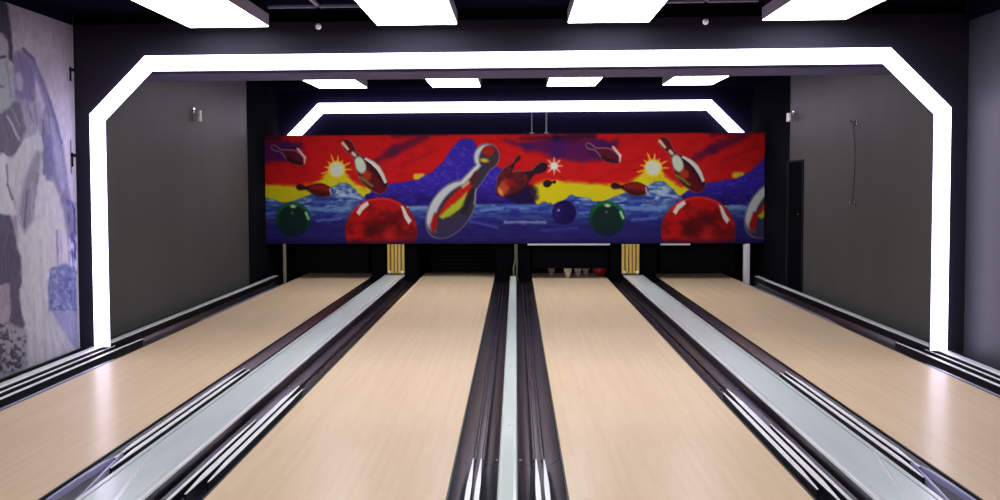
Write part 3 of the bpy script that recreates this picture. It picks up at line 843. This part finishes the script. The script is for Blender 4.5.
# ---- black and white photo mural on the left wall
def paint_photo(X, Y):
    """X across (75 = far edge, negative = nearer the viewer), Y downward"""
    n1 = fbm(X / 12 + 40, Y / 20, 5); n2 = fbm(X / 3.4 + 90, Y / 8, 6)
    img = np.zeros(X.shape + (3,)) + np.array([158, 146, 162.])
    img = mix(img, (142, 128, 148), np.clip((n1 - .35) * 1.6, 0, .8))
    img = mix(img, (182, 178, 204), np.clip((Y - 60) / 90, 0, .7) * np.clip((X - 40) / 20, 0, 1))
    def sh(img, pts, col, w=1.6, a=1.0, k=4): return mix(img, col, a * smooth(poly(X + (n2 - .5) * k * .6, Y + (n1 - .5) * k, pts), w))
    def ln(img, x1, y1, x2, y2, r, col, a=.8, w=1.0): return mix(img, col, a * smooth(seg(X + (n2 - .5) * 2, Y, x1, y1, x2, y2, r), w))
    # pale gown and background figure
    img = sh(img, [(12, 150), (40, 120), (54, 120), (62, 190), (66, 240), (74, 352), (72, 400), (-6, 400), (8, 300), (14, 240)], (176, 173, 186))
    img = sh(img, [(24, 225), (44, 215), (46, 300), (60, 360), (60, 400), (22, 400), (26, 300)], (184, 182, 190), 3, .8)
    # jacket shoulder, back and sleeve
    img = sh(img, [(12, 58), (15, 50), (24, 47), (32, 53), (38, 67), (45, 82), (50, 100), (56, 122), (62, 145), (66, 178), (71, 205), (73, 245), (67, 250), (62, 215), (56, 190), (50, 175), (40, 135), (22, 118), (12, 100)], (122, 116, 150))
    img = sh(img, [(15, 58), (24, 50), (31, 60), (35, 80), (34, 100), (24, 108), (16, 92)], (108, 100, 140), 2.5, .9)
    img = ln(img, 24, 48, 34, 58, 1.2, (78, 72, 96)); img = ln(img, 34, 58, 49, 98, 1.6, (100, 92, 138)); img = ln(img, 49, 98, 61, 140, 1.6, (96, 94, 146))
    img = sh(img, [(35, 76), (39, 84), (44, 104), (42, 114), (36, 104)], (164, 156, 182), 1.5, .9)
    img = sh(img, [(15, 72), (19, 70), (23, 82), (22, 92), (17, 88)], (150, 144, 164), 1.5, .9)
    img = sh(img, [(22, 100), (40, 100), (44, 118), (36, 134), (26, 136), (22, 120)], (140, 134, 158), 3, .9)
    img = sh(img, [(46, 112), (52, 118), (60, 150), (64, 185), (60, 190), (52, 160)], (146, 146, 184), 2, .8)
    img = sh(img, [(41, 136), (50, 132), (53, 160), (50, 180), (44, 178), (40, 156)], (104, 104, 154), 1.8, .95)
    img = ln(img, 42, 118, 42, 172, 1.0, (92, 90, 120))
    for (x1, y1, x2, y2) in ((26, 102, 32, 120), (34, 104, 36, 124), (46, 104, 50, 130), (28, 82, 32, 98), (18, 52, 22, 66)): img = ln(img, x1, y1, x2, y2, .7, (96, 90, 122), .6)
    # suit front with lapel
    img = sh(img, [(-60, 118), (-18, 108), (4, 98), (19, 102), (24, 128), (18, 145), (10, 157), (2, 150), (-10, 160), (-60, 190)], (98, 96, 116))
    img = ln(img, 6, 116, 17, 138, 1.0, (172, 168, 184)); img = ln(img, 10, 108, 18, 124, .8, (130, 126, 146)); img = ln(img, 2, 112, 10, 150, .8, (80, 76, 98), .6)
    # hand and forearm
    img = sh(img, [(38, 128), (42, 145), (39, 162), (28, 182), (16, 200), (7, 197), (3, 178), (8, 158), (22, 142)], (168, 167, 178), 1.6)
    img = sh(img, [(-12, 156), (2, 152), (8, 160), (4, 178), (8, 198), (14, 214), (4, 216), (-12, 212)], (176, 174, 186), 1.8)
    img = ln(img, 4, 164, 4, 184, .8, (92, 88, 110)); img = ln(img, 4, 184, 9, 198, .9, (80, 76, 98)); img = ln(img, 0, 150, 6, 154, .9, (70, 66, 84))
    img = sh(img, [(22, 176), (34, 150), (40, 150), (38, 172), (30, 196), (30, 218), (20, 232), (14, 214)], (122, 119, 140), 2.4, .85)
    img = ln(img, 24, 190, 20, 226, 1.0, (92, 88, 112)); img = ln(img, 30, 180, 28, 214, .9, (150, 146, 164)); img = ln(img, 36, 172, 30, 206, .8, (96, 92, 118), .6)
    # head: dark hair over a grey face
    img = sh(img, [(-30, 70), (-24, 30), (-4, 20), (6, 34), (12, 60), (13, 88), (10, 104), (0, 112), (-22, 112)], (142, 142, 154), 1.6)
    img = sh(img, [(-34, 60), (-30, 14), (-10, -16), (2, -4), (8, 4), (11, 24), (13, 46), (13, 62), (9, 58), (8, 40), (3, 32), (-12, 30), (-26, 44)], (70, 64, 80), 1.4)
    img = ln(img, 0, 57, 5, 56, 1.4, (64, 62, 72), .9); img = ln(img, 6, 62, 10, 96, .8, (112, 110, 126), .6); img = ln(img, -10, 84, 2, 86, 1.4, (96, 90, 104), .8)
    # trouser legs
    img = sh(img, [(-30, 212), (6, 214), (9, 226), (12, 248), (16, 256), (16, 282), (13, 290), (14, 306), (18, 324), (16, 334), (2, 326), (4, 306), (3, 283), (-30, 290)], (90, 84, 108), 1.3)
    # blue foliage and columns near the far edge
    img = ln(img, 54, 228, 54, 262, .9, (116, 106, 150)); img = ln(img, 58, 228, 58, 262, .7, (140, 130, 170), .6)
    st = np.clip((fbm(X / 1.8 + 7, Y / 9, 61) - .45) * 5, 0, 1)
    img = mix(img, (88, 88, 150), smooth(poly(X, Y, [(64, 196), (74, 200), (74, 270), (66, 266)]), 1.5) * st)
    img = mix(img, (190, 190, 226), smooth(poly(X, Y, [(66, 236), (75, 232), (75, 268), (67, 268)]), 1.5) * (1 - st) * .8)
    img = sh(img, [(46, 266), (62, 262), (75, 268), (74, 309), (44, 309), (43, 292)], (106, 110, 160), 1.5, 1, 6)
    img = mix(img, (142, 150, 200), smooth(poly(X, Y, [(46, 266), (75, 266), (74, 309), (44, 309)]), 2) * np.clip((fbm(X / 3, Y / 5, 77) - .5) * 5, 0, 1) * .7)
    img = mix(img, (74, 80, 134), smooth(poly(X, Y, [(46, 266), (75, 266), (74, 309), (44, 309)]), 2) * np.clip((fbm(X / 3.5, Y / 4, 97) - .55) * 5, 0, 1) * .7)
    img = sh(img, [(46, 309), (74, 309), (74, 348), (68, 344), (56, 326)], (132, 134, 172), 1.6, .95)
    img = sh(img, [(72, 270), (77, 270), (77, 350), (73, 350)], (176, 170, 188), .8, .9)
    # gown folds
    for (x1, y1, x2, y2) in ((36, 240, 40, 370), (44, 312, 58, 350), (28, 300, 28, 372), (40, 300, 50, 362), (50, 318, 64, 346)): img = ln(img, x1, y1, x2, y2, 1.0, (150, 148, 168), .55, 2)
    # patterned ground by the shoes
    img = sh(img, [(-30, 322), (2, 322), (20, 330), (20, 372), (16, 400), (-30, 400)], (146, 143, 156), 2, .95)
    img = mix(img, (72, 68, 84), smooth(poly(X, Y, [(-30, 324), (2, 324), (19, 332), (19, 372), (-30, 376)]), 2) * np.clip((fbm(X / 4 + 3, Y / 3.2, 71) - .5) * 7, 0, 1) * .85)
    # continues toward the viewer
    img = sh(img, [(-60, 118), (-90, 130), (-104, 200), (-98, 300), (-40, 300), (-30, 200)], (98, 96, 112))
    img = sh(img, [(-98, 296), (-30, 286), (-28, 400), (-94, 430)], (88, 86, 104), 3)
    img = img + ((fbm(X / 1.8, Y / 7, 80) - .5) * 22)[..., None]
    img = mix(img, (60, 44, 60), smooth(seg(X, Y, 70, 138, 70, 170, .5), .5) * .8)
    img = mix(img, (176, 170, 190), smooth(np.abs(X - 74.3) - .7, .5) * (n2 > .42) * .8)
    return img
PY0, PY1, PZ0, PZ1 = 3.4, 6.515, 0.045, 2.60
def ppos(u, v): return np.stack([np.full_like(u, -WL + .030), PY0 + (PY1 - PY0) * u, PZ1 + (PZ0 - PZ1) * v], 1)
def pcol(U, V):
    yy = PY0 + (PY1 - PY0) * U
    X = 515 - 2867 / yy
    yt, yb = 24.5 * X / 75, 377 - 32 * X / 75
    c = paint_photo(X, yt + V * (yb - yt))
    g = c.mean(-1, keepdims=True)
    c = g + (c - g) * .8
    return np.clip(160 + (c - 160) * 1.22, 0, 255) * .90
pm = art_grid('photo_mural', 420, 420, ppos, pcol, M['photo'], (-.028, 0, 0))
tag(pm, 'grey photo mural of a suited person and pale gown on the left wall', 'mural')
